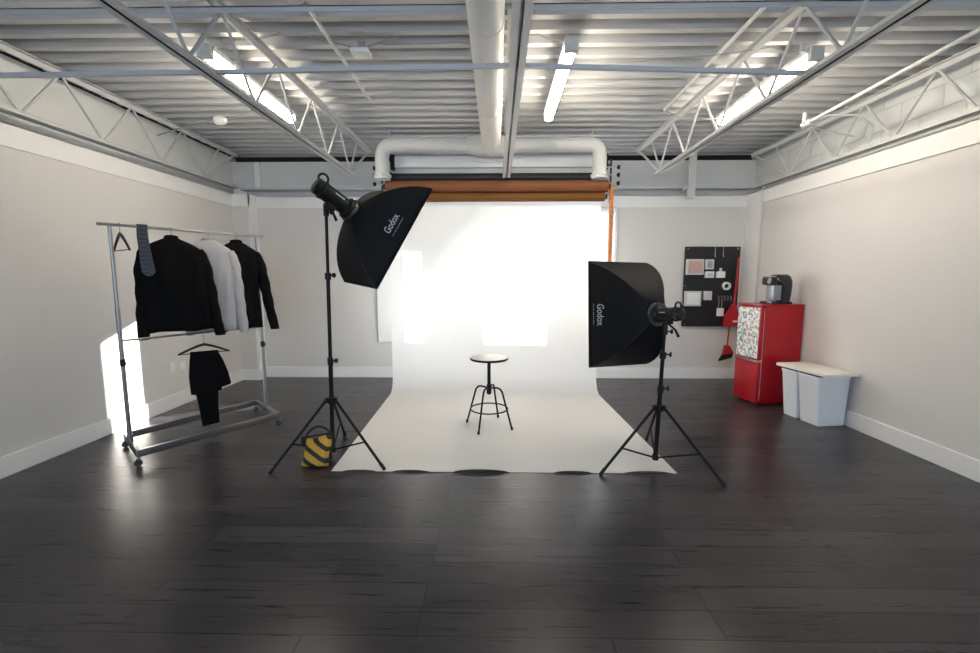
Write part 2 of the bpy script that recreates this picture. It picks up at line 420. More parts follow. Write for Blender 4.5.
bq = [V(-3.95, 2.99, 2.87), V(-1.82, 2.955, 2.87), V(.118, 2.895, 2.87), V(2.03, 3.03, 2.87)]
tag(MB().tube(bq, .013, up=(0, 0, 1), sq=True).build('bridging_bar', 'steelgrey', org=(0, 2.93, 2.86), smooth=0),
    'long thin grey bridging bar crossing the bottom chords of the joists', 'bar', 'bridging bars across the joists')
tag(MB().box(-3.95, 3.8, 2.965, 3.0, 3.265, 3.271).box(-3.95, 3.8, 2.965, 2.971, 3.235, 3.271).build('bridging_bar', 'steelgrey', org=(0, 2.97, 3.24), smooth=0),
    'upper grey bridging bar crossing close under the deck at the top of the photo', 'bar', 'bridging bars across the joists')

# ---------------------------------------------------------------- ducts
def arc(c, a, b, R, n=8):  # from c + a*R to c + b*R around c-ish corner (quarter bend)
    c, a, b = Vector(c), Vector(a), Vector(b)
    return [c+(a*math.cos(k/n*PI/2)+b*math.sin(k/n*PI/2))*R for k in range(n+1)]
t = thing('air_duct', 'large round white duct running along the ceiling and splitting into two down-turned outlets', 'duct', (-.07, 5.6, 3.19))
md = MB().tube([(-.07, YR, 3.12), (-.07, 5.2, 3.12), (-.07, 5.62, 3.16)], .1125, 28)
md.build('main_run', 'duct', t)
for yy in (2.85, 4.2, 5.15): MB().tube([(-.07, yy-.012, 3.12), (-.07, yy+.012, 3.12)], .1155, 28).build('joint_band', 'duct', t)
for sx, lab in ((-1.445, 'left'), (1.275, 'right')):
    s = -1 if sx < 0 else 1
    R = .13
    P = [(-.07+s*.02, 5.65, 3.19), (sx-s*R, 5.65, 3.19)]+[p for p in arc((sx-s*R, 5.65, 3.19-R), (0, 0, 1), (s, 0, 0), R, 6)][1:]+[(sx, 5.65, 2.80)]
    MB().tube(P, .087, 24).build('branch_run', 'duct', t)
    MB().lathe((sx, 5.65, 2.775), [(.088, .06), (.110, .05), (.114, .035), (.1, .03), (.1, .012), (.09, .0), (.075, .02)], 28).build('outlet_collar', 'white', t)
    # hanger strap
    MB().box(sx-.006-s*.1, sx+.006-s*.1, 5.64, 5.66, 3.2, 3.4).build('hanger_strap', 'steel', t, smooth=0)
MB().tube([(-.37, 5.65, 3.19), (-.2, 5.64, 3.175), (.06, 5.64, 3.175), (.23, 5.65, 3.19)], [.1, .128, .128, .1], 24).build('tee_fitting', 'duct', t)

# white cassette behind rolls
t = thing('screen_housing', 'long white roller housing under the ceiling above the black paper roll', 'housing', (0, 5.95, 2.9))
MB().box(-1.34, 1.40, 5.86, 5.98, 2.97, 3.12, bev=.02).build('case', 'white', t)
MB().box(-1.34, 1.40, 5.90, 5.97, 2.875, 2.97, bev=.01).build('lower_lip', 'greywall', t)
MB().box(-1.40, -1.34, 5.88, 5.97, 2.95, 3.14).build('end_bracket', 'plastic', t)
MB().box(1.40, 1.44, 5.88, 5.97, 2.95, 3.14).build('end_bracket', 'plastic', t)

# ---------------------------------------------------------------- backdrop rolls
grp = 'backdrop paper rolls hung above the set'
def roll(name, x0, x1, y, z, r, m, label, drop=None):
    t = thing('paper_roll', label, 'paper roll', ((x0+x1)/2, y, z), grp)
    MB().tube([(x0, y, z), (x1, y, z)], r, 32).build('roll', m, t)
    MB().tube([(x0-.03, y, z), (x0, y, z)], r*.5, 16).build('core_plug', 'plastic', t)
    MB().tube([(x1, y, z), (x1+.03, y, z)], r*.5, 16).build('core_plug', 'plastic', t)
    if drop: MB().box(x0+.02, x1-.02, y-r-.004, y-r, z-drop, z).build('hanging_end', m, t, smooth=0)
    return t
roll('a', -1.38, 1.34, 5.84, 2.835, .055, 'black', 'black backdrop paper roll, uppermost, just under the white housing')
roll('b', -1.42, 1.40, 5.72, 2.70, .072, 'orange', 'orange-brown backdrop paper roll in front, between black roll and white paper')
roll('c', -1.37, 1.375, 5.76, 2.575, .058, 'orange2', 'darker amber-brown paper roll directly above the white paper sweep')
# white sweep
t = thing('paper_sweep', 'white seamless paper backdrop hanging and sweeping out over the dark floor', 'backdrop', (0, 5.8, 0))
MB().tube([(-1.36, 5.88, 2.60), (1.34, 5.88, 2.60)], .05, 24).build('roll', 'paper', t)
path = [(5.83, 2.60, 0), (5.83, 2.2, 0), (5.83, 1.6, 0), (5.83, 1.0, 0), (5.83, .55, 0), (5.83, .203, 0)]
Rr = .2
for k in range(1, 11):
    a = k/10*PI/2; path.append((5.83-Rr+Rr*math.cos(a),   .203-Rr*math.sin(a), 0))
for k in range(1, 15): path.append((5.63-k*(5.63-3.62)/14, .003, 0))
for k in range(1, 9): path.append((3.62-k*.285/8, .003, k/8))
mb = MB(); G = []; NX = 90
for (yy, zz, w) in path:
    row = []
    for i in range(NX+1):
        u = i/NX
        f = max(0, min(1, (5.83-yy)/2.47))
        xl = -1.425+.09*f; xr = 1.348+.09*f
        x = xl+(xr-xl)*u
        px = 333+u*344
        lift = 0
        for (c, hw, am) in ((362, 16, .02), (413, 17, .022), (483, 27, .032), (574, 18, .022), (648, 22, .026)):
            d = abs(px-c)/hw
            if d < 1: lift = max(lift, am*(1-d*d)**.5)
        z = zz+.75*lift*w**2.2
        y2 = yy
        if zz > .5: y2 += .0025*math.sin(x*5+zz*2)
        row.append(mb.b.verts.new((x, y2, z)))
    G.append(row)
for i in range(len(G)-1):
    for j in range(NX): mb.b.faces.new((G[i][j], G[i][j+1], G[i+1][j+1], G[i+1][j]))
o = mb.build('paper_sheet', 'sheet', t, smooth=60)
# support brackets with knobs
for sx, lab in ((1.455, 'right'), (-1.49, 'left')):
    t = thing('backdrop_bracket', 'upright metal roll bracket with black knobs at the %s end of the paper rolls' % lab, 'bracket', (sx, 5.8, 2.5), 'roll brackets')
    MB().box(sx-.012, sx+.012, 5.79, 5.81, 2.50, 3.05).box(sx-.012, sx+.012, 5.80, 6.7, 2.99, 3.01).build('upright', 'rubber', t, smooth=0)
    s = 1 if sx > 0 else -1
    for zz in (2.945, 2.85, 2.745):
        MB().tube([(sx-s*.07, 5.78, zz), (sx+s*.07, 5.78, zz)], .008).build('pin', 'steelgrey', t)
        MB().lathe((sx+s*.07, 5.78, zz), [(.012, 0), (.02, .01), (.028, .02), (.028, .035), (.015, .04)], 16, axis=(s, 0, 0)).build('knob', 'plastic', t)
    if s > 0:
        rr = []
        for k in range(141):
            z0 = 2.72-k*.013; q = .022 if k % 2 else .032
            rr.append([V(1.462+q*math.cos(j*PI/4), 5.755+q*math.sin(j*PI/4), z0) for j in range(8)])
        MB().loft(rr).build('pull_chain', 'orangecord', t)['label'] = 'orange chain hanging beside the backdrop'
# ---------------------------------------------------------------- tube lights
def tube_light(x, y0, y1, label):
    t = thing('tube_light', label, 'ceiling light', (x, (y0+y1)/2, 3.2), 'fluorescent tube lights under the ceiling')
    MB().box(x-.05, x+.05, y0-.01, y1+.01, 3.235, 3.27, bev=.005).build('housing', 'white', t)
    MB().box(x-.05, x+.05, y0-.03, y0+.02, 3.17, 3.27, bev=.006).build('end_cap', 'greywall', t)
    MB().box(x-.045, x+.045, y1-.01, y1+.02, 3.18, 3.27, bev=.006).build('end_cap', 'greywall', t)
    MB().tube([(x, y0+.02, 3.205), (x, y1-.01, 3.205)], .042, 20).build('diffuser', 'tube', t)
    for yy in (y0+.15, y1-.15):
        MB().box(x-.01, x+.01, yy, yy+.02, 3.27, 3.40).build('drop_bracket', 'steel', t, smooth=0)
    return t
tube_light(-2.17, 3.42, 4.78, 'lit tube light left of the left-hand joist')
tube_light(.533, 3.37, 4.77, 'lit tube light just right of the central duct')
tube_light(2.39, 3.53, 4.92, 'lit tube light right of the right-hand joist')
# cables
def cable(pts, label, r=.004, m='greyc', name='ceiling_cable'):
    P = []
    pts = [Vector(p) for p in pts]
    for i in range(len(pts)-1):
        for k in range(6): 
            f = k/6; q = pts[i].lerp(pts[i+1], f); q.z -= .02*math.sin(f*PI); P.append(q)
    P.append(pts[-1])
    return tag(MB().tube(P, r, 6).build(name, m, org=pts[0]), label, 'cable')
cable([(.533, 3.4, 3.26), (.3, 3.45, 3.34), (-.9, 3.62, 3.36)], 'thin dark cable running left from the central tube light')
cable([(2.39, 3.56, 3.26), (2.1, 3.6, 3.31), (1.3, 3.78, 3.32), (.9, 3.9, 3.35)], 'thin dark cable running left from the right-hand tube light')
cable([(-2.17, 3.44, 3.26), (-1.95, 3.45, 3.32), (-1.6, 3.42, 3.35)], 'short dark cable leaving the near end of the left-hand tube light')
cable([(2.39, 4.9, 3.24), (2.1, 4.95, 3.27), (1.8, 4.93, 3.3)], 'thin cable at the far end of the right-hand tube light')
# rods and pipes under deck
tag(MB().tube([(-1.255, 3.05, 3.33), (-1.285, 4.66, 3.33)], .014, 8).build('conduit', 'steel', org=(-1.27, 3.85, 3.3)),
    'straight thin white conduit under the deck left of the duct, behind the small white box', 'conduit', 'conduits under the deck')
tag(MB().tube([(1.76, 3.1, 3.33), (1.79, 4.93, 3.33), (1.90, 5.05, 3.33)], .014, 8).build('conduit', 'steel', org=(1.77, 4, 3.3)),
    'thin white conduit with a hooked far end beside the right-hand joist', 'conduit', 'conduits under the deck')
t = thing('ceiling_pipe', 'long white pipe with fittings under the deck near the right wall', 'pipe', (3.08, 3.8, 3.1))
MB().tube([(3.0, -1, 3.1), (3.02, 2.9, 3.1), (3.13, 4.66, 3.1)], .015, 10).build('pipe_run', 'steel', t)
MB().tube([(3.13, 4.6, 3.1), (3.13, 4.72, 3.1)], .03, 12).tube([(3.1, 4.66, 3.1), (3.1, 4.66, 3.2)], .02, 10).build('elbow_fitting', 'steel', t)
MB().tube([(3.13, 4.66, 3.1), (3.3, 4.62, 3.16), (3.5, 4.5, 3.12), (3.62, 4.45, 3.0), (3.62, 4.5, 2.86)], .011, 8).build('flexible_tail', 'steel', t)
MB().tube([(3.13, 4.68, 3.1), (3.4, 4.75, 3.05), (3.64, 4.7, 2.98)], .009, 8).build('side_tail', 'steel', t)
t = thing('ceiling_sensor', 'small square white box with dark cables fixed under the deck left of the duct', 'sensor box', (-1.07, 3.62, 3.31))
MB().box(-1.14, -1.0, 3.56, 3.69, 3.285, 3.315, bev=.006).build('box_cover', 'white', t)
MB().box(-1.09, -1.03, 3.60, 3.65, 3.315, 3.38).build('mount', 'greyc', t)
MB().tube([(-1.4, 3.5, 3.36), (-1.2, 3.55, 3.33), (-1.1, 3.6, 3.33)], .008, 6).build('cable_tail', 'greyc', t)
MB().tube([(-.75, 3.5, 3.36), (-.95, 3.56, 3.33), (-1.05, 3.6, 3.33)], .008, 6).build('cable_tail', 'greyc', t)
t = thing('ceiling_dome', 'round white ceiling fitting cut by the top edge of the photo', 'ceiling fitting', (-1.27, 2.93, 3.3))
MB().lathe((-1.27, 2.90, 3.285), [(.02, -.012), (.06, -.008), (.075, .01), (.08, .04), (.05, .06)], 24).build('cover', 'duct', t)
MB().tube([(-1.27, 2.90, 3.33), (-1.27, 2.90, 3.41)], .012).build('stem', 'steel', t)
t = thing('flood_lamp', 'small white lamp head on thin arms beside the left wall joist', 'lamp', (-3.05, 4.94, 3.3))
MB().lathe((-3.1, 4.94, 3.25), [(.02, 0), (.045, .02), (.05, .08), (.035, .13), (.01, .14)], 16, axis=(1, .15, .1)).build('lamp_head', 'duct', t)
MB().tube([(-3.08, 4.94, 3.27), (-3.45, 4.98, 3.2), (-3.78, 5.0, 3.12)], .008, 8).build('arm', 'greyc', t)
MB().tube([(-3.0, 4.94, 3.28), (-2.6, 4.95, 3.34), (-2.3, 4.93, 3.36)], .006, 6).build('arm', 'greyc', t)

# ---------------------------------------------------------------- light stands
def stand(base, top, feet, legtop, knobs, label):
    bx, by = base[0], base[1]; B = Vector(base); T = Vector(top)
    t = thing('light_stand', label, 'light stand', (bx, by, 0), 'tripod light stands')
    d = (T-B); L = d.length; d.normalize()
    zs = [0]+knobs+[L]
    rads = [.0185, .0155, .0125, .010]
    for i in range(len(zs)-1):
        MB().tube([B+d*zs[i], B+d*zs[i+1]], rads[min(i, 3)], 14).build('pole_section', 'metalblack', t)
    for i, k in enumerate(knobs):
        c = B+d*k
        MB().tube([c-d*.035, c+d*.02], .025, 14).build('clamp_collar', 'plastic', t)
        MB().tube([c, c+Vector((.05, -.015, 0))], .007, 8).lathe(c+Vector((.045, -.013, 0)), [(.01, 0), (.02, .004), (.02, .016), (.01, .02)], 10, axis=(1, -.3, 0)).build('knob', 'plastic', t)
    hub = B+d*(legtop-B.z)
    MB().tube([hub-d*.03, hub+d*.02], .034, 16).build('leg_collar', 'plastic', t)
    MB().tube([B+d*-.012, B+d*.03], .026, 14).build('brace_collar', 'plastic', t)
    low = B+d*.01
    for f in feet:
        F_ = Vector((f[0], f[1], .012)); out = (F_-hub); oh = Vector((out.x, out.y, 0)).normalized()
        P0 = hub+oh*.045
        mb = MB().tube([P0, F_], .0115, 10)
        mb.build('leg', 'metalblack', t)
        MB().tube([F_+(P0-F_).normalized()*.05, F_, F_+Vector((0, 0, -.010))], .0145, 10).build('rubber_foot', 'plastic', t)
        mid = P0.lerp(F_, .62)
        MB().tube([low+oh*.02, mid], .0075, 8).build('brace', 'metalblack', t)
        MB().obox(hub+oh*.035, oh, oh.cross(Vector((0, 0, 1))), (0, 0, 1), .02, .012, .02).build('leg_joint', 'plastic', t, smooth=0)
    return t
stand((-1.415, 3.6, .07), (-1.378, 3.575, 2.10), [(-1.802, 3.282), (-.914, 3.368), (-1.50, 4.13)], .52, [.79, 1.5], 'tall black tripod light stand beside the striped sandbag')
stand((1.318, 3.5, .06), (1.338, 3.47, 1.17), [(.825, 3.307), (1.704, 3.138), (1.433, 4.05)], .50, [.60, .88], 'shorter black tripod light stand at the right front corner of the white paper')

# sandbag
t = thing('sandbag', 'yellow and black striped sandbag on the floor against the left light stand', 'sandbag', (-1.5, 3.44, 0))
def pillow(cx, cy, z0, z1, hw, hd, tilt, m, name):
    mb = MB(); nx_, nz_ = 16, 16; fr, bk = [], []
    for i in range(nz_+1):
        r1, r2 = [], []
        for j in range(nx_+1):
            u, v = j/nx_*2-1, i/nz_*2-1
            th = hd*max(0, (1-u**6))**.5*max(0, (1-v**6))**.5*(1-.15*v)+.002
            wz = hw*(1-.05*(1-abs(v)**3)+.03*math.sin(5*v))
            x = cx+u*wz+.015*v; z = z0+(z1-z0)*(v+1)/2+.02*u*(v+1)/2+.006*math.sin(4*u)*(v+1)/2; y = cy+tilt*(v+1)/2
            r1.append(mb.b.verts.new((x, y-th, z))); r2.append(mb.b.verts.new((x, y+th, z)))
        fr.append(r1); bk.append(r2)
    for g_ in (fr, bk):
        for i in range(nz_):
            for j in range(nx_): mb.b.faces.new((g_[i][j], g_[i][j+1], g_[i+1][j+1], g_[i+1][j]))
    loop = [(0, j) for j in range(nx_)]+[(i, nx_) for i in range(nz_)]+[(nz_, j) for j in range(nx_, 0, -1)]+[(i, 0) for i in range(nz_, 0, -1)]
    for q in range(len(loop)):
        a_, b_ = loop[q], loop[(q+1) % len(loop)]
        mb.b.faces.new((fr[a_[0]][a_[1]], fr[b_[0]][b_[1]], bk[b_[0]][b_[1]], bk[a_[0]][a_[1]]))
    return mb.build(name, m, t, smooth=60)
pillow(-1.488, 3.42, .006, .235, .112, .05, .06, 'stripe', 'bag')
MB().tube([(-1.605, 3.485, .225), (-1.5, 3.49, .243), (-1.375, 3.49, .262)], .009, 8).build('top_binding', 'strap', t)
hp = []
for k in range(11):
    f = k/10; hp.append(Vector((-1.60+.22*f, 3.49+.02*math.sin(f*PI), .225+.035*f+.085*math.sin(f*PI)**.8*(1-.35*f))))
MB().tube(hp, .009, 8).build('carry_strap', 'strap', t)
MB().box(-1.63, -1.60, 3.47, 3.50, .16, .235, bev=.006).build('side_clip', 'strap', t)
pillow(-1.50, 3.56, .006, .19, .11, .035, -.03, 'strap', 'rear_bag')

# ---------------------------------------------------------------- softboxes with strobes
def rot_axes(yw, tl, r):
    n = Vector((-math.sin(yw)*math.cos(tl), math.cos(yw)*math.cos(tl), math.sin(tl)))
    s = n.cross(Vector((0, 0, 1))).normalized(); u = s.cross(n)
    return n, s*math.cos(r)+u*math.sin(r), -s*math.sin(r)+u*math.cos(r)
def softbox(c, n, a, b, W, H, D, side, label, headlabel, mount, toff=0., tt0=.20, hs=.88):
    c = Vector(c); t = thing('softbox', label, 'softbox', c, 'rectangular softboxes')
    corners = [(-1, 1), (-1, -1), (1, -1), (1, 1)]; r0 = .085
    def P(k, u, tt):      # k side, u along the side, tt from rim to ring
        s0, s1 = corners[k], corners[(k+1) % 4]
        sx = s0[0]+(s1[0]-s0[0])*u; sy = s0[1]+(s1[1]-s0[1])*u
        rim = Vector((sx*W/2, sy*H/2))
        a0 = math.atan2(s0[1], s0[0]); 
        ang = a0+u*PI/2
        ring = Vector((math.cos(ang), math.sin(ang)))*r0
        f = .45*(1-tt)+.55*math.cos(tt*PI/2); g = .45*tt+.55*math.sin(tt*PI/2)
        q = ring+(rim-ring)*f
        q *= 1-.045*math.sin(PI*u)*math.sin(PI*tt)
        return c+n*D*(1-g)+a*q.x+b*q.y
    mb = MB(); NU, NT = 12, 14
    per = []
    for i in range(NT+1):
        ring = []
        for k in range(4):
            for j in range(NU): ring.append(P(k, j/NU, i/NT))
        per.append(ring)
    mb.loft(per, cap=False)
    sh = mb.build('fabric_shell', 'fabric', t, smooth=38)
    so = sh.modifiers.new('th', 'SOLIDIFY'); so.thickness = .003; so.offset = 0
    # ridge seams
    mb = MB()
    for k in range(4): mb.tube([P(k, 0, i/NT)+(P(k, 0, i/NT)-c-n*D*(1-i/NT)).normalized()*.002 for i in range(NT+1)], .0035, 6)
    mb.build('rib_seam', 'strap', t)
    cs = [c+n*D+a*sx*W/2+b*sy*H/2 for sx, sy in corners]
    mb = MB()
    for k in range(4):
        p, q = cs[k], cs[(k+1) % 4]
        mb.tube([p-n*.002, q-n*.002], .005, 8); mb.quad(p-n*.012, q-n*.012, q+n*.006, p+n*.006)
    e = mb.build('front_lip', 'fabric', t, smooth=0)
    so = e.modifiers.new('th', 'SOLIDIFY'); so.thickness = .004; so.offset = 0
    MB().obox(c+n*(D+.0), a, b, n, W/2-.005, H/2-.005, .002).build('diffuser', 'diff', t, smooth=0)
    MB().lathe(c-n*.03, [(.075, 0), (.098, .0), (.1, .012), (.095, .03), (.08, .035)], 28, axis=n).build('speed_ring', 'silver', t)
    # printed logo
    cu = bpy.data.curves.new('txt', 'FONT'); cu.body = 'Godox'; cu.size = 1; cu.align_x = 'CENTER'; cu.align_y = 'CENTER'; cu.offset = .012
    to = bpy.data.objects.new('txt', cu); COL.objects.link(to)
    dg = bpy.context.evaluated_depsgraph_get(); me = bpy.data.meshes.new_from_object(to.evaluated_get(dg))
    bpy.data.objects.remove(to); bpy.data.curves.remove(cu)
    bm = bmesh.new(); bm.from_mesh(me); bpy.data.meshes.remove(me)
    bmesh.ops.triangulate(bm, faces=bm.faces)
    w0 = max(v.co.x for v in bm.verts)-min(v.co.x for v in bm.verts)
    edge = H; Ls = .5
    def mp(x, y):
        tt = tt0+y/Ls
        uu = .5+toff+x/edge
        p = P(side, uu, tt)
        du = P(side, uu+.01, tt)-P(side, uu-.01, tt); dt = P(side, uu, tt+.01)-P(side, uu, tt-.01)
        nn = du.cross(dt).normalized()
        if nn.dot(p-(c+n*D*.5)) < 0: nn = -nn
        return p+nn*.006
    S = .215/w0
    for v in bm.verts: v.co = mp(v.co.x*S, v.co.y*S*1.05)
    lg = MB(); lg.merge(bm); lg.build('logo', 'print', t, smooth=0)['label'] = 'pale grey printed Godox lettering'
    mb = MB()
    for i in range(26):
        if i % 5 == 4: continue
        x = -.10+.2*i/26
        mb.quad(mp(x, -.058), mp(x+.005, -.058), mp(x+.005, -.052), mp(x, -.052))
    mb.build('small_print', 'print', t, smooth=0)
    # strobe head
    h = thing('strobe_head', headlabel, 'studio flash', c-n*.12, 'studio strobe heads')
    ax = -n
    MB().lathe(c-n*.028, [(.055, 0), (.078, .002), (.079, .022), (.064, .036), (.060, .04), (.060, .20), (.064, .205), (.065, .225), (.058, .232)], 28, axis=ax).build('body', 'plastic', h)
    MB().lathe(c-n*.255, [(.05, 0), (.058, .008), (.058, .04), (.045, .052), (.03, .054)], 24, axis=ax).build('rear_panel', 'gloss', h)
    upv = (Vector((0, 0, 1))-n*n.z).normalized(); sd = n.cross(upv)
    hc = c-n*.275+upv*.070
    MB().tube([hc+(-n*math.cos(k/16*2*PI)*.034+upv*math.sin(k/16*2*PI)*.034) for k in range(16)], .0085, 8, closed=True).build('handle_loop', 'plastic', h)
    face = sd if sd.y < 0 else -sd
    MB().obox(c-n*.14+face*.058+upv*.018, n, upv, face, .036, .004, .003).build('side_print', 'print', h, smooth=0)
    yc = c-n*.15-upv*.070
    MB().obox(yc, n, upv, sd, .035, .02, .03, bev=.006).build('tilt_mount', 'plastic', h)
    for ch in h.children:        # size of the head, measured from the speed ring
        for v in ch.data.vertices: v.co = n*.12+(v.co-n*.12)*hs
    yc = c+(yc-c)*hs
    mt = Vector(mount)
    MB().tube([yc, yc.lerp(mt, .5)+Vector((0, 0, .01)), mt+Vector((0, 0, .02)), mt+Vector((0, 0, -.07))], [.026, .026, .022, .022], 14).build('stand_socket', 'plastic', h)
    MB().tube([yc-upv*.01, yc-upv*.03+Vector((.05, -.02, -.03)), yc-upv*.03+Vector((.075, -.03, -.085))], [.008, .009, .012], 8).build('tilt_lever', 'plastic', h)
    MB().tube([mt+Vector((0, 0, -.045)), mt+Vector((.045, -.01, -.045))], .006, 8).lathe(mt+Vector((.04, -.01, -.045)), [(.008, 0), (.018, .003), (.018, .018), (.008, .02)], 10, axis=(1, -.2, 0)).build('lock_knob', 'plastic', h)
    return t
n, a, b = rot_axes(-.802, -.536, -.088)
k = 1.075; c1 = Vector((-1.111*k, 3.401*k, 1.56+(2.053-1.56)*k))
softbox(c1, n, a, b, .6*k, .9*k, .34*k, 2, 'black softbox tilted downward, high on the left stand',
        'black studio flash head pointing down into the upper left softbox', (-1.378, 3.575, 2.115), .05, .29, 1.14)
n, a, b = rot_axes(.36, -.08, -.014)
k = 1.05; c2 = Vector((1.244*k-.009, 3.391*k, 1.56+(1.27-1.56)*k))
softbox(c2, n, a, b, .6*k, .9*k, .477*k, 0, 'black softbox standing upright on the shorter right stand, facing the backdrop',
        'black studio flash head plugged into the right softbox', (1.338, 3.47, 1.17))

# ---------------------------------------------------------------- stool
sx, sy = -.081, 4.415
t = thing('swivel_stool', 'round-seated industrial stool with four black legs standing on the white paper', 'stool', (sx, sy, 0))
MB().lathe((sx, sy, .708), [(.15, 0), (.19, .003), (.197, .01), (.197, .02), (.192, .024)], 48).build('seat_rim', 'metalblack', t)
MB().lathe((sx, sy, .7325), [(.19, 0), (.191, .003), (.02, .005)], 48).build('seat', 'seat', t)
MB().tube([(sx, sy, .36), (sx, sy, .71)], .018, 14).tube([(sx, sy, .36), (sx, sy, .45)], .026, 14).lathe((sx, sy, .345), [(.012, 0), (.024, .01), (.026, .03)], 14).lathe((sx, sy, .69), [(.016, 0), (.06, .018), (.08, .02)], 20).build('screw_post', 'metalblack', t)
for fx, fy in ((-.319, 4.525), (-.180, 4.16), (.155, 4.295), (.015, 4.685)):
    o2 = Vector((fx-sx, fy-sy, 0)); R_ = o2.length; o2.normalize(); C0 = Vector((sx, sy, 0))
    P = [C0+o2*.015+V(0, 0, .415), C0+o2*.09+V(0, 0, .425), C0+o2*.125+V(0, 0, .418), C0+o2*.150+V(0, 0, .39), C0+o2*.163+V(0, 0, .35), C0+o2*(R_-.003)+V(0, 0, .022)]
    lg = MB().tube(P, .0095, 10).build('leg', 'metalblack', t)
    MB().tube([P[-1]+V(0, 0, .012), C0+o2*R_+V(0, 0, .009)], .013, 10).build('foot_cap', 'plastic', lg)
MB().tube([(sx+.192*math.cos(k/40*2*PI), sy+.192*math.sin(k/40*2*PI), .195) for k in range(40)], .0075, 8, closed=True).build('foot_ring', 'metalblack', t)

# ---------------------------------------------------------------- clothes rack
FL, BL, FR, BR = V(-2.96, 3.41, 0), V(-3.41, 3.81, 0), V(-2.30, 4.43, 0), V(-2.80, 4.89, 0)
t = thing('clothes_rack', 'wheeled chrome clothes rack standing by the left wall', 'clothes rack', ((FL+BR)/2))
def Z(v, z): return Vector((v.x, v.y, z))
def bar(p, q, hw, hh):
    p, q = Vector(p), Vector(q); d = (q-p).normalized(); s = d.cross(V(0, 0, 1)).normalized(); u = s.cross(d)
    return (p+q)/2, d, s, u, (q-p).length/2, hw, hh
for p, q, nm in ((FL, FR, 'base_rail'), (BL, BR, 'base_rail'), (FL, BL, 'end_rail'), (FR, BR, 'end_rail')):
    MB().obox(*bar(Z(p, .108), Z(q, .108), .014, .030), bev=.003).build(nm, 'chrome', t, smooth=30)
for p in (FL, BL, FR, BR):
    cw = MB().tube([Z(p, .085), Z(p, .055)], .008).box(p.x-.014, p.x+.014, p.y-.012, p.y+.012, .05, .066, bev=.003).build('caster', 'chrome', t)
    MB().lathe((p.x-.011, p.y, .028), [(.01, -.006), (.026, -.004), (.028, 0), (.028, .018), (.026, .022), (.01, .024)], 18, axis=(.9, -.4, 0)).build('wheel', 'rubber', cw)
lm, rm = (FL+BL)/2, (FR+BR)/2
lm = V(-3.190, 3.607, 0); rm = V(-2.556, 4.665, 0)
for p in (lm, rm):
    MB().tube([Z(p, .13), Z(p, 1.30)], .017, 14).build('lower_post', 'chrome', t)
    MB().tube([Z(p, 1.28), Z(p, 1.975)], .0135, 14).build('upper_post', 'chrome', t)
    MB().tube([Z(p, .80), Z(p, .86)], .021, 14).tube([Z(p, .83), Z(p, .83)+V(.045, -.02, 0)], .008, 8).build('height_knob', 'plastic', t)
    MB().tube([Z(p, .13), Z(p, .20)], .022, 14).build('post_socket', 'chrome', t)
dr = (rm-lm).normalized()
MB().tube([Z(lm, 1.018), Z(rm, 1.018)], .0095, 12).build('middle_rail', 'chrome', t)
MB().obox(*bar(Z(lm, 1.985)-dr*.08, Z(rm, 1.985)+dr*.08, .012, .012), bev=.003).build('top_rail', 'chrome', t, smooth=30)

w = Vector((.80, .60, 0)); nn = Vector((.60, -.80, 0))   # across the garment, towards the viewer
def hanger(pt, label, hw=.2, drop=.10, m='hang', wd=w, ztop=1.998, grp='clothes hangers on the rack'):
    p = Vector((pt[0], pt[1], ztop)); t = thing('hanger', label, 'hanger', p, grp)
    P = []
    for k in range(9):
        a = PI*1.05-k/8*PI*1.35
        P.append(p+V(0, 0, -.012)+wd*0.0+nn*0+Vector((dr.y, -dr.x, 0))*math.cos(a)*.018+V(0, 0, math.sin(a)*.018))
    P.append(p+V(0, 0, -.07))
    MB().tube(P, .0028, 8).build('hook', 'chrome', t)
    c = p+V(0, 0, -.082)
    A = [c+wd*(hw*f)+V(0, 0, -drop*abs(f)**1.25) for f in [i/8-1 for i in range(17)]]
    MB().tube(A, [.009+.004*(1-abs(i/8-1)) for i in range(17)], 8).build('shoulder_arm', m, t)
    MB().tube([A[0]+V(0, 0, .002), A[-1]+V(0, 0, .002)], .0045, 8).build('cross_bar', m, t)
    return t
def rp(s): # point on rail by distance from left post
    return (lm+dr*s)
def dist(px): return (Vector((px[0], px[1], 0))-lm).dot(dr)

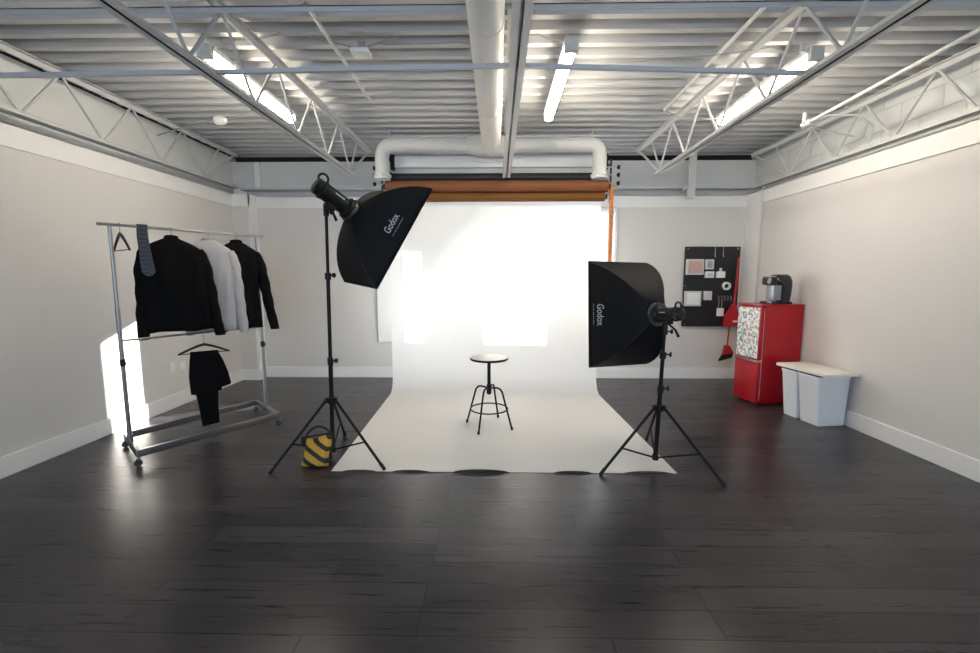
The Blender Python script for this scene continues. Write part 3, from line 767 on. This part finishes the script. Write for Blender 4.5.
def garment(name, label, cat, s, m, ztop, hem, sh_w, body_w, sleeve_l, sleeve_out, collar=True, grp='jackets and shirt on the rack', lo=(0, 0), seed=0, cuffz=None, depth=1.):
    rnd = random.Random(seed)
    c = rp(s); c = Vector((c.x, c.y, 0))
    t = thing(name, label, cat, (c.x, c.y, ztop), grp)
    H_ = ztop-hem
    prof = [(0, .042, .04), (.018, .052, .045), (.035, .085, .052), (.06, .5*sh_w*.58, .055), (.09, .5*sh_w*.80, .062), (.12, .5*sh_w*.95, .07), (.16, .5*sh_w, .072), (.24, .5*body_w*1.0, .078),
            (.34, .5*body_w*.97, .08), (.48, .5*body_w*.95, .078), (.62, .5*body_w*1.0, .078), (.78, .5*body_w*1.04, .078), (H_-.01, .5*body_w*1.06, .078), (H_, .5*body_w*1.05, .07)]
    rings = []; N_ = 56
    # interpolate
    zz = []
    for i in range(len(prof)-1):
        (z0, a0, b0), (z1, a1, b1) = prof[i], prof[i+1]
        m_ = max(1, int((z1-z0)/.035))
        for k in range(m_): f = k/m_; zz.append((z0+(z1-z0)*f, a0+(a1-a0)*f, b0+(b1-b0)*f))
    zz.append(prof[-1])
    p1, p2, p3 = rnd.random()*6, rnd.random()*6, rnd.random()*6
    for (dz, hw, hd) in zz:
        amp = .010*min(1, max(0, (dz-.05)/.3))
        r = []
        for j in range(N_):
            a = 2*PI*j/N_; ca, sa = math.cos(a), math.sin(a)
            ex = abs(ca)**.85*(1 if ca >= 0 else -1); ey = abs(sa)**.75*(1 if sa >= 0 else -1)
            fold = amp*(math.sin(7*a+p1+dz*4)+.6*math.sin(13*a+p2-dz*7)+.5*math.sin(3*a+p3+dz*11))
            x = ex*hw; y = ey*(hd*depth+fold)
            hemw = .008*math.sin(5*a+p2) if dz > H_-.03 else 0
            r.append(c+w*x+nn*y+Vector((0, 0, ztop-dz+hemw)))
        rings.append(r)
    MB().loft(rings).build('body', m, t, smooth=70)
    if collar:
        P = [c+w*(.046*math.cos(k/20*2*PI))+nn*(.042*math.sin(k/20*2*PI))+V(0, 0, ztop-.012+.010*math.sin(k/20*2*PI)) for k in range(20)]
        MB().tube(P, .011, 8, closed=True).build('collar', m, t)
    for sg in (-1, 1):
        rr = []; n_ = 18
        L = sleeve_l; out = sleeve_out[0 if sg < 0 else 1]
        for i in range(n_+1):
            f = i/n_
            cx = sg*(.5*sh_w-.045+.035*min(1, f*5)+out*f)
            zc = ztop-.125-(L-.04)*f
            yf = -.01+.045*f*f-.02*math.sin(f*PI)
            ru = .056*(1-.22*f)*(1 if f > .03 else .75); rv = .062*(1-.2*f)
            if m == 'shirt' and f > .9: ru *= .85; rv *= .85
            ring = []
            for j in range(20):
                a = 2*PI*j/20
                wr = 1+.10*math.sin(i*1.5+2*a+seed)*math.sin(f*PI)+.05*math.sin(3*a+i*.8)
                ring.append(c+w*(cx+math.cos(a)*ru*wr)+nn*(yf+math.sin(a)*rv*wr)+V(0, 0, zc+math.cos(a)*sg*.02*(1-f)))
            rr.append(ring)
        sl = MB().loft(rr).build('sleeve', m, t, smooth=70)
        if m == 'shirt':
            cf = rr[-3][0]; cc = sum(rr[-2], Vector())/20
            MB().loft([[cc+(q-cc)*1.04+V(0, 0, .03) for q in rr[-2]], [cc+(q-cc)*1.06-V(0, 0, .03) for q in rr[-2]]]).build('cuff', m, sl, smooth=60)
    return t
s1, s2, s3 = dist((-2.945, 4.019))-.04, dist((-2.804, 4.254)), dist((-2.665, 4.48))
garment('suit_jacket', 'black jacket, nearest of the two on the rack, beside the tie', 'jacket', s1, 'cloth', 1.925, 1.06, .47, .54, .84, (.035, .10), seed=1)
garment('dress_shirt', 'white long-sleeved shirt hanging between the two black jackets', 'shirt', s2, 'shirt', 1.925, 1.03, .42, .41, .84, (0, .055), seed=2, depth=.85)
garment('suit_jacket', 'black jacket at the far right end of the clothes rack', 'jacket', s3, 'cloth', 1.925, 1.03, .41, .38, .84, (-.02, .115), seed=3)
hanger(rp(s1), 'black hanger inside the nearest black jacket', hw=.17)
hanger(rp(s2), 'black hanger inside the white shirt', hw=.17)
hanger(rp(s3), 'black hanger inside the far black jacket', hw=.17)
hp_ = rp(dist((-3.158, 3.664)))
hanger(hp_, 'empty dark hanger at the left end of the rack', hw=.2, drop=.14, wd=Vector((.83, -.56, 0)))
# trousers hanger on middle rail
tp = rp(dist((-2.86, 4.16)))
hanger((tp.x, tp.y), 'black hanger holding trousers on the middle rail of the rack', hw=.21, drop=.085, ztop=.985)
t = thing('trousers', 'black trousers folded over a hanger below the jackets', 'trousers', (tp.x, tp.y, .5), )
cT = Vector((tp.x, tp.y, 0))
def slab(poly, th, y0):
    # poly of (along w, z); rounded slab
    mb = MB(); rr = []
    for k, (sc, yy) in enumerate(((.94, -th), (1, -th*.6), (1, th*.6), (.94, th))):
        cx = sum(p[0] for p in poly)/len(poly); cz = sum(p[1] for p in poly)/len(poly)
        rr.append([cT+w*(cx+(p[0]-cx)*(1-(1-sc)*.4))+nn*(y0+yy)+V(0, 0, cz+(p[1]-cz)*(1-(1-sc)*.2)) for p in poly])
    return mb.loft(rr)
slab([(-.115, .822), (.115, .822), (.15, .74), (.185, .62), (.205, .50), (.19, .485), (.125, .47), (.12, .44), (-.02, .425), (-.10, .42), (-.135, .43), (-.14, .60), (-.125, .76)], .022, .028).build('upper_leg_fold', 'cloth', t, smooth=60)
slab([(-.10, .815), (.10, .815), (.10, .50), (.085, .30), (.085, .10), (-.06, .085), (-.08, .30), (-.105, .50)], .02, -.018).build('lower_leg_fold', 'cloth', t, smooth=60)
MB().tube([cT+w*-.115+V(0, 0, .822), cT+w*.115+V(0, 0, .822)], .016, 12).build('fold_over_bar', 'cloth', t)
# tie
q = rp(dist((-3.074, 3.80)))
t = thing('necktie', 'dark patterned necktie draped over the top rail beside the nearest jacket', 'tie', (q.x, q.y, 2.0))
wt = Vector((.80, .60, 0)); c0 = Vector((q.x, q.y, 0))+nn*.022
bl = [(.0, 2.002, .038), (-.002, 1.9, .04), (.006, 1.78, .042), (.012, 1.68, .047), (.02, 1.60, .05), (.02, 1.575, .03), (.022, 1.56, .004)]
mb = MB(); rr = []
for dx, z, hw in bl:
    rr.append([c0+wt*(dx+a_*hw)+nn*b_+V(0, 0, z) for a_, b_ in ((-1, 0), (-.9, .005), (.9, .005), (1, 0), (.9, -.004), (-.9, -.004))])
mb.loft(rr).build('front_blade', 'tie', t)
mb = MB(); rr = []
for dx, z, hw in [(.0, 2.002, .038), (.004, 1.9, .03), (.006, 1.75, .026), (.01, 1.64, .024), (.01, 1.62, .003)]:
    rr.append([c0+nn*-.045+wt*(dx+a_*hw)+nn*b_+V(0, 0, z) for a_, b_ in ((-1, 0), (-.9, .005), (.9, .005), (1, 0), (.9, -.004), (-.9, -.004))])
mb.loft(rr).build('back_blade', 'tie', t)
MB().obox(c0+nn*-.022+V(0, 0, 2.003), wt, nn, (0, 0, 1), .038, .026, .004, bev=.002).build('fold_over_rail', 'tie', t)

# wall plates
for yy, zz, lab in ((5.03, .49, 'near'), (5.21, .47, 'far')):
    t = thing('outlet_plate', 'white wall outlet plate low on the left wall, the %s one of two' % ('left' if lab == 'near' else 'right'), 'outlet', (XL+.003, yy, zz), 'outlet plates low on the left wall')
    MB().box(XL, XL+.007, yy-.038, yy+.038, zz-.06, zz+.06, bev=.002).build('plate', 'band', t)
    MB().box(XL+.006, XL+.01, yy-.017, yy+.017, zz-.034, zz+.034, bev=.001).build('socket_face', 'white', t)

# ---------------------------------------------------------------- pegboard and hung things
t = thing('pegboard', 'black pegboard hung on the back wall at the right', 'pegboard', (3.2, 6.6, .8))
MB().box(2.79, 3.60, 6.59, 6.61, .81, 2.0, bev=.003).build('board', 'peg', t, smooth=0)
for x, z in ((2.83, 1.97), (3.56, 1.97), (2.83, .84), (3.56, .84), (2.81, 1.42), (3.57, 1.40)): MB().lathe((x, 6.59, z), [(.012, 0), (.01, .006)], 10, axis=(0, -1, 0)).build('screw', 'chrome', t)
for x in (2.85, 3.54):
    for z in (.9, 1.9): MB().box(x-.02, x+.02, 6.61, YB-.001, z-.02, z+.02).build('standoff', 'steel', t)
YP = 6.59
g = 'small things hung on the black pegboard'
def tray(x0, x1, z0, z1, face, label, name='pegboard_tray', d=.05, fr='acry', cat='tray'):
    t = thing(name, label, cat, ((x0+x1)/2, YP, z0), g)
    MB().box(x0, x1, YP-d, YP, z0, z1, bev=.006).build('case', fr, t)
    MB().box(x0+.025, x1-.025, YP-d-.003, YP-d+.002, z0+.025, z1-.025, bev=.001).build('front_card', face, t)
tray(2.80, 3.055, 1.585, 1.815, 'pink', 'largest white tray with pinkish contents, upper left on the pegboard')
tray(3.075, 3.20, 1.665, 1.81, 'greyc', 'small grey framed box right of the pink tray on the pegboard', 'pegboard_box', cat='box')
tray(3.085, 3.21, 1.54, 1.635, 'acry', 'small white box below the grey framed box on the pegboard', 'pegboard_box', cat='box', fr='white')
tray(2.80, 3.04, 1.12, 1.345, 'white', 'large plain white tray, lower left on the pegboard')
tray(3.075, 3.195, 1.21, 1.345, 'pale', 'pale pinkish card box right of the plain white tray on pegboard', 'pegboard_box', cat='box')
t = thing('white_bottle', 'white squat bottle standing in upper right part of the pegboard', 'bottle', (3.31, YP, 1.54), g)
MB().box(3.25, 3.37, YP-.06, YP, 1.54, 1.635, bev=.012).build('bottle_body', 'white', t)
MB().lathe((3.31, YP-.03, 1.63), [(.03, 0), (.018, .02), (.018, .05), (.01, .055)], 14).build('cap', 'acry', t)
for x, lab in ((3.225, 'left'), (3.345, 'right')):
    tag(MB().tube([(x, YP-.004, 2.0), (x, YP-.012, 1.87), (x, YP-.03, 1.85), (x-.02, YP-.05, 1.85), (x-.028, YP-.05, 1.88)], .006, 8).build('wire_hook', 'chrome', org=(x, YP, 1.85)),
        '%s one of two bright wire hooks at the top of the pegboard' % lab, 'hook', g)
t = thing('tape_roll', 'white roll of tape hanging at the right of the pegboard', 'tape', (3.41, YP, 1.42), g)
mb = MB(); rr = []
for k in range(28):
    a_ = 2*PI*k/28; d_ = V(math.cos(a_), 0, math.sin(a_)); rr.append([V(3.41, YP-.045, 1.42)+d_*.06, V(3.41, YP-.005, 1.42)+d_*.06, V(3.41, YP-.005, 1.42)+d_*.036, V(3.41, YP-.045, 1.42)+d_*.036])
mb.loft(rr, closed=True).build('ring', 'white', t)
MB().tube([(3.41, YP-.06, 1.445), (3.41, YP, 1.445)], .007, 8).build('peg', 'chrome', t)
for i in range(5):
    x = 3.305+i*.045
    tag(MB().tube([(x, YP, 1.27), (x, YP-.03, 1.27), (x, YP-.035, 1.255), (x, YP-.035, 1.205)], .0035, 6).build('peg_hook', 'chrome', org=(x, YP, 1.27)),
        ['first', 'second', 'third', 'fourth', 'fifth'][i]+' from the left in the row of small pegboard hooks above the dustpan', 'hook', 'row of small pegboard hooks')
t = thing('hanging_tag', 'small white block hanging on two strings at lower right of pegboard', 'tag', (3.345, YP, .97), g)
MB().box(3.295, 3.395, YP-.03, YP-.005, .97, 1.09, bev=.006).build('block', 'white', t)
MB().tube([(3.31, YP-.035, 1.21), (3.315, YP-.02, 1.09)], .0025, 6).build('string', 'acry', t)
MB().tube([(3.355, YP-.035, 1.21), (3.36, YP-.02, 1.09)], .0025, 6).build('string', 'acry', t)
# dustpan and broom
t = thing('dustpan', 'red long-handled dustpan hanging over the right edge of the pegboard', 'dustpan', (3.5, 6.53, .82))
mb = MB().prism([(3.38, 6.50, .83), (3.60, 6.50, .83), (3.61, 6.50, .95), (3.57, 6.50, 1.06), (3.53, 6.50, 1.15), (3.49, 6.50, 1.15), (3.43, 6.50, 1.05), (3.385, 6.50, .95)], (0, .05, 0))
mb.build('pan', 'redp', t, smooth=0)
MB().tube([(3.515, 6.52, 1.12), (3.535, 6.53, 1.45), (3.555, 6.54, 1.84)], .014, 10).build('handle', 'redp', t)
MB().box(3.50, 3.57, 6.492, 6.50, .885, .91).build('pan_tag', 'white', t, smooth=0)
t = thing('broom', 'red-handled broom with black bristles hanging below the pegboard', 'broom', (3.47, 6.56, .31))
MB().box(3.485, 3.515, 6.586, 6.592, .97, 1.0).build('hanging_loop', 'chrome', t)
MB().tube([(3.50, 6.577, 1.0), (3.495, 6.577, .8), (3.475, 6.562, .50)], .011, 10).build('handle', 'redp', t)
MB().prism([(3.44, 6.54, .53), (3.50, 6.54, .53), (3.555, 6.54, .44), (3.565, 6.54, .415), (3.41, 6.54, .385), (3.415, 6.54, .41)], (0, .045, 0)).build('head', 'redp', t, smooth=0)
mb = MB()
for i in range(16):
    f = i/15; x = 3.412+.153*f; z = .39+.03*f
    mb.tube([(x, 6.562, z), (x-.02+.03*f-.03, 6.562, z-.10+.02*f)], [.011, .014], 6)
mb.build('bristles', 'bristle', t)

# ---------------------------------------------------------------- fridge and coffee maker
ang = .12          # row leans with the corner
def axes(a): return Vector((math.cos(a), math.sin(a), 0)), Vector((-math.sin(a), math.cos(a), 0))
e1, e2 = axes(ang)                  # e1 into the wall (depth), e2 away from viewer (width)
A0 = Vector((3.125, 5.19, 0)); Wf = .415; Df = .55; Hf = 1.23
t = thing('retro_fridge', 'small red two-door retro fridge with a sticker-covered upper door', 'fridge', A0+e1*Df/2+e2*Wf/2)
def fb(d0, d1, w0_, w1_, z0, z1, bev=.0):
    c = A0+e1*(d0+d1)/2+e2*(w0_+w1_)/2+V(0, 0, (z0+z1)/2)
    return MB().obox(c, e1, e2, (0, 0, 1), (d1-d0)/2, (w1_-w0_)/2, (z1-z0)/2, bev)
fb(.055, Df, 0, Wf, .02, Hf-.02, .012).build('cabinet', 'red', t)
fb(.0, Df+.005, -.004, Wf+.004, Hf-.022, Hf, .008).build('top_panel', 'red', t)
ud = fb(.0, .05, 0, Wf, .555, Hf-.03, .018).build('upper_door', 'red', t)
st = fb(-.003, .002, .02, Wf-.02, .575, Hf-.045).build('sticker_collage', 'sticker', ud, smooth=0); st['label'] = 'white sheet crowded with small colourful stickers'
ld = fb(.0, .05, 0, Wf, .025, .535, .018).build('lower_door', 'red', t)
fb(-.012, .004, .01, Wf-.01, .535, .552, .003).build('chrome_trim', 'chrome', ud)
fb(-.004, .01, .03, Wf-.03, .50, .53, .004).build('door_grip', 'red', ld)
fb(.05, .055, .01, Wf-.01, .06, Hf-.05).build('door_gasket', 'white', t)
for d_, w_ in ((.08, .05), (.08, Wf-.05), (Df-.06, .05), (Df-.06, Wf-.05)):
    p = A0+e1*d_+e2*w_; MB().tube([p+V(0, 0, .04), p], .016, 12).build('foot', 'plastic', t)
# coffee maker: faces the room like the fridge
K0 = A0+e1*.28+e2*.15
t = thing('coffee_maker', 'black pod coffee maker standing on top of the red fridge', 'coffee maker', Vector((K0.x, K0.y, Hf)))
def kb(d0, d1, w0_, w1_, z0, z1, bev=.0):
    c = K0+e1*(d0+d1)/2+e2*(w0_+w1_)/2+V(0, 0, Hf+(z0+z1)/2)
    return MB().obox(c, e1, e2, (0, 0, 1), (d1-d0)/2, (w1_-w0_)/2, (z1-z0)/2, bev)
kb(-.12, .15, -.10, .10, 0, .03, .008).build('base', 'gloss', t)
mb = MB(); rr = []
for z, d0, d1, hw in ((.03, .0, .14, .105), (.12, .0, .15, .112), (.215, -.01, .155, .115), (.28, -.08, .16, .115), (.33, -.06, .14, .10), (.355, -.02, .11, .07)):
    c = K0+e1*(d0+d1)/2+V(0, 0, Hf+z); ra = (d1-d0)/2
    rr.append([c+e1*(abs(math.cos(2*PI*j/28))**.6*(1 if math.cos(2*PI*j/28) > 0 else -1)*ra)+e2*(abs(math.sin(2*PI*j/28))**.6*(1 if math.sin(2*PI*j/28) > 0 else -1)*hw) for j in range(28)])
mb.loft(rr).build('body', 'gloss', t, smooth=50)
kb(-.125, .0, -.085, .085, .225, .325, .025).build('brew_head', 'gloss', t)
kb(-.13, -.03, -.065, .065, .322, .338, .006).build('lid_handle', 'greyc', t)
kb(-.10, .0, -.10, .03, .045, .225, .006).build('water_tank', 'smoke', t)
kb(-.115, -.03, -.06, .06, .03, .04, .003).build('drip_tray', 'greyc', t)

# ---------------------------------------------------------------- bins
ang = math.radians(8); f1, f2 = axes(ang)
B0 = Vector((3.345, 4.455, 0))
def bin_(w0_, w1_, sh, label):
    c0 = B0+f2*(w0_+w1_)/2+f1*sh
    t = thing('waste_bin', label, 'bin', c0+f1*.15, 'pair of white bins under one board')
    def ring(z, x0, x1, hw, r=.012):
        out = []
        for cx, cy, a0 in ((x1-r, hw-r, 0), (x0+r, hw-r, PI/2), (x0+r, -hw+r, PI), (x1-r, -hw+r, 1.5*PI)):
            for k in range(5):
                a = a0+k/4*PI/2; out.append(c0+f1*(cx+r*math.cos(a))+f2*(cy+r*math.sin(a))+V(0, 0, z))
        return out
    hw = (w1_-w0_)/2
    MB().loft([ring(.004, .005, .305, hw*.93), ring(.02, .0, .308, hw*.94), ring(.50, -.045, .318, hw*1.08), ring(.512, -.052, .322, hw*1.12), ring(.53, -.052, .322, hw*1.12)]).build('bin_body', 'bin', t)
    MB().loft([ring(.53, -.04, .31, hw*1.04), ring(.548, -.04, .31, hw*1.03)]).build('liner_bag', 'liner', t)
bin_(-.01, .235, 0, 'white bin nearer the viewer, under the right half of the cream board')
bin_(.275, .46, -.0, 'white bin beside the red fridge, under the far half of the cream board')
c = B0+f1*.135+f2*.215+V(0, 0, .565)
t = tag(MB().obox(c, f1, f2, (0, 0, 1), .195, .325, .016, bev=.004).build('lid_board', 'lid', org=c), 'cream white board lying across the tops of the two white bins', 'board')

# ---------------------------------------------------------------- lights
def area(name, loc, target, sx_, sy_, e, col, spread=180, roll=0):
    l = bpy.data.lights.new(name, 'AREA'); l.shape = 'RECTANGLE'; l.size = sx_; l.size_y = sy_; l.energy = e; l.color = col
    l.spread = math.radians(spread)
    o = bpy.data.objects.new(name, l); COL.objects.link(o); o.location = loc
    d = Vector(target)-Vector(loc)
    o.rotation_euler = (d.to_track_quat('-Z', 'Y').to_matrix() @ Matrix.Rotation(roll, 3, 'Z')).to_euler()
    return o
for i, (a_, b_, c_, d_) in enumerate(wins):
    area('rear_daylight', ((a_+b_)/2, YR+.01, (c_+d_)/2), ((a_+b_)/2*.6, YB, .9), b_-a_, d_-c_, [22, 28, 22][i], (.62, .80, 1.0), 120)  # bluish fill lamps added at the unseen rear windows
for i, (a_, b_, c_, d_) in enumerate(BW):
    area('sky_daylight', ((a_+b_)/2, YB+.2, (c_+d_)/2), ((a_+b_)/2, 0, (c_+d_)/2-.4), b_-a_+.2, d_-c_+.2, [21, 18, 26][i], (.95, .98, 1.0), 170)
sl = bpy.data.lights.new('sun', 'SUN'); sl.energy = 34; sl.angle = math.radians(.6); sl.color = (1, .96, .90)
so_ = bpy.data.objects.new('sun', sl); COL.objects.link(so_)
AZ, EL = math.radians(49), math.radians(15)
so_.rotation_euler = Vector((-math.sin(AZ)*math.cos(EL), -math.cos(AZ)*math.cos(EL), -math.sin(EL))).to_track_quat('-Z', 'Y').to_euler()
so_.location = (4, 9, 4)
wd = bpy.data.worlds.new('world'); SC.world = wd; wd.use_nodes = True
wd.node_tree.nodes['Background'].inputs[0].default_value = (.8, .88, 1, 1); wd.node_tree.nodes['Background'].inputs[1].default_value = 1.5

# ---------------------------------------------------------------- camera
cam = bpy.data.cameras.new('camera'); cam.sensor_width = 36; cam.lens = 436/980*36; cam.clip_start = .05
co = bpy.data.objects.new('camera', cam); COL.objects.link(co)
co.location = (0, 0, 1.56); co.rotation_euler = (math.radians(90-6.54), 0, math.radians(.92))
SC.camera = co
SC.view_settings.view_transform = 'Standard'; SC.view_settings.look = 'None'
SC.view_settings.exposure = 0.25; SC.view_settings.gamma = 1; SC.view_settings.use_curve_mapping = False
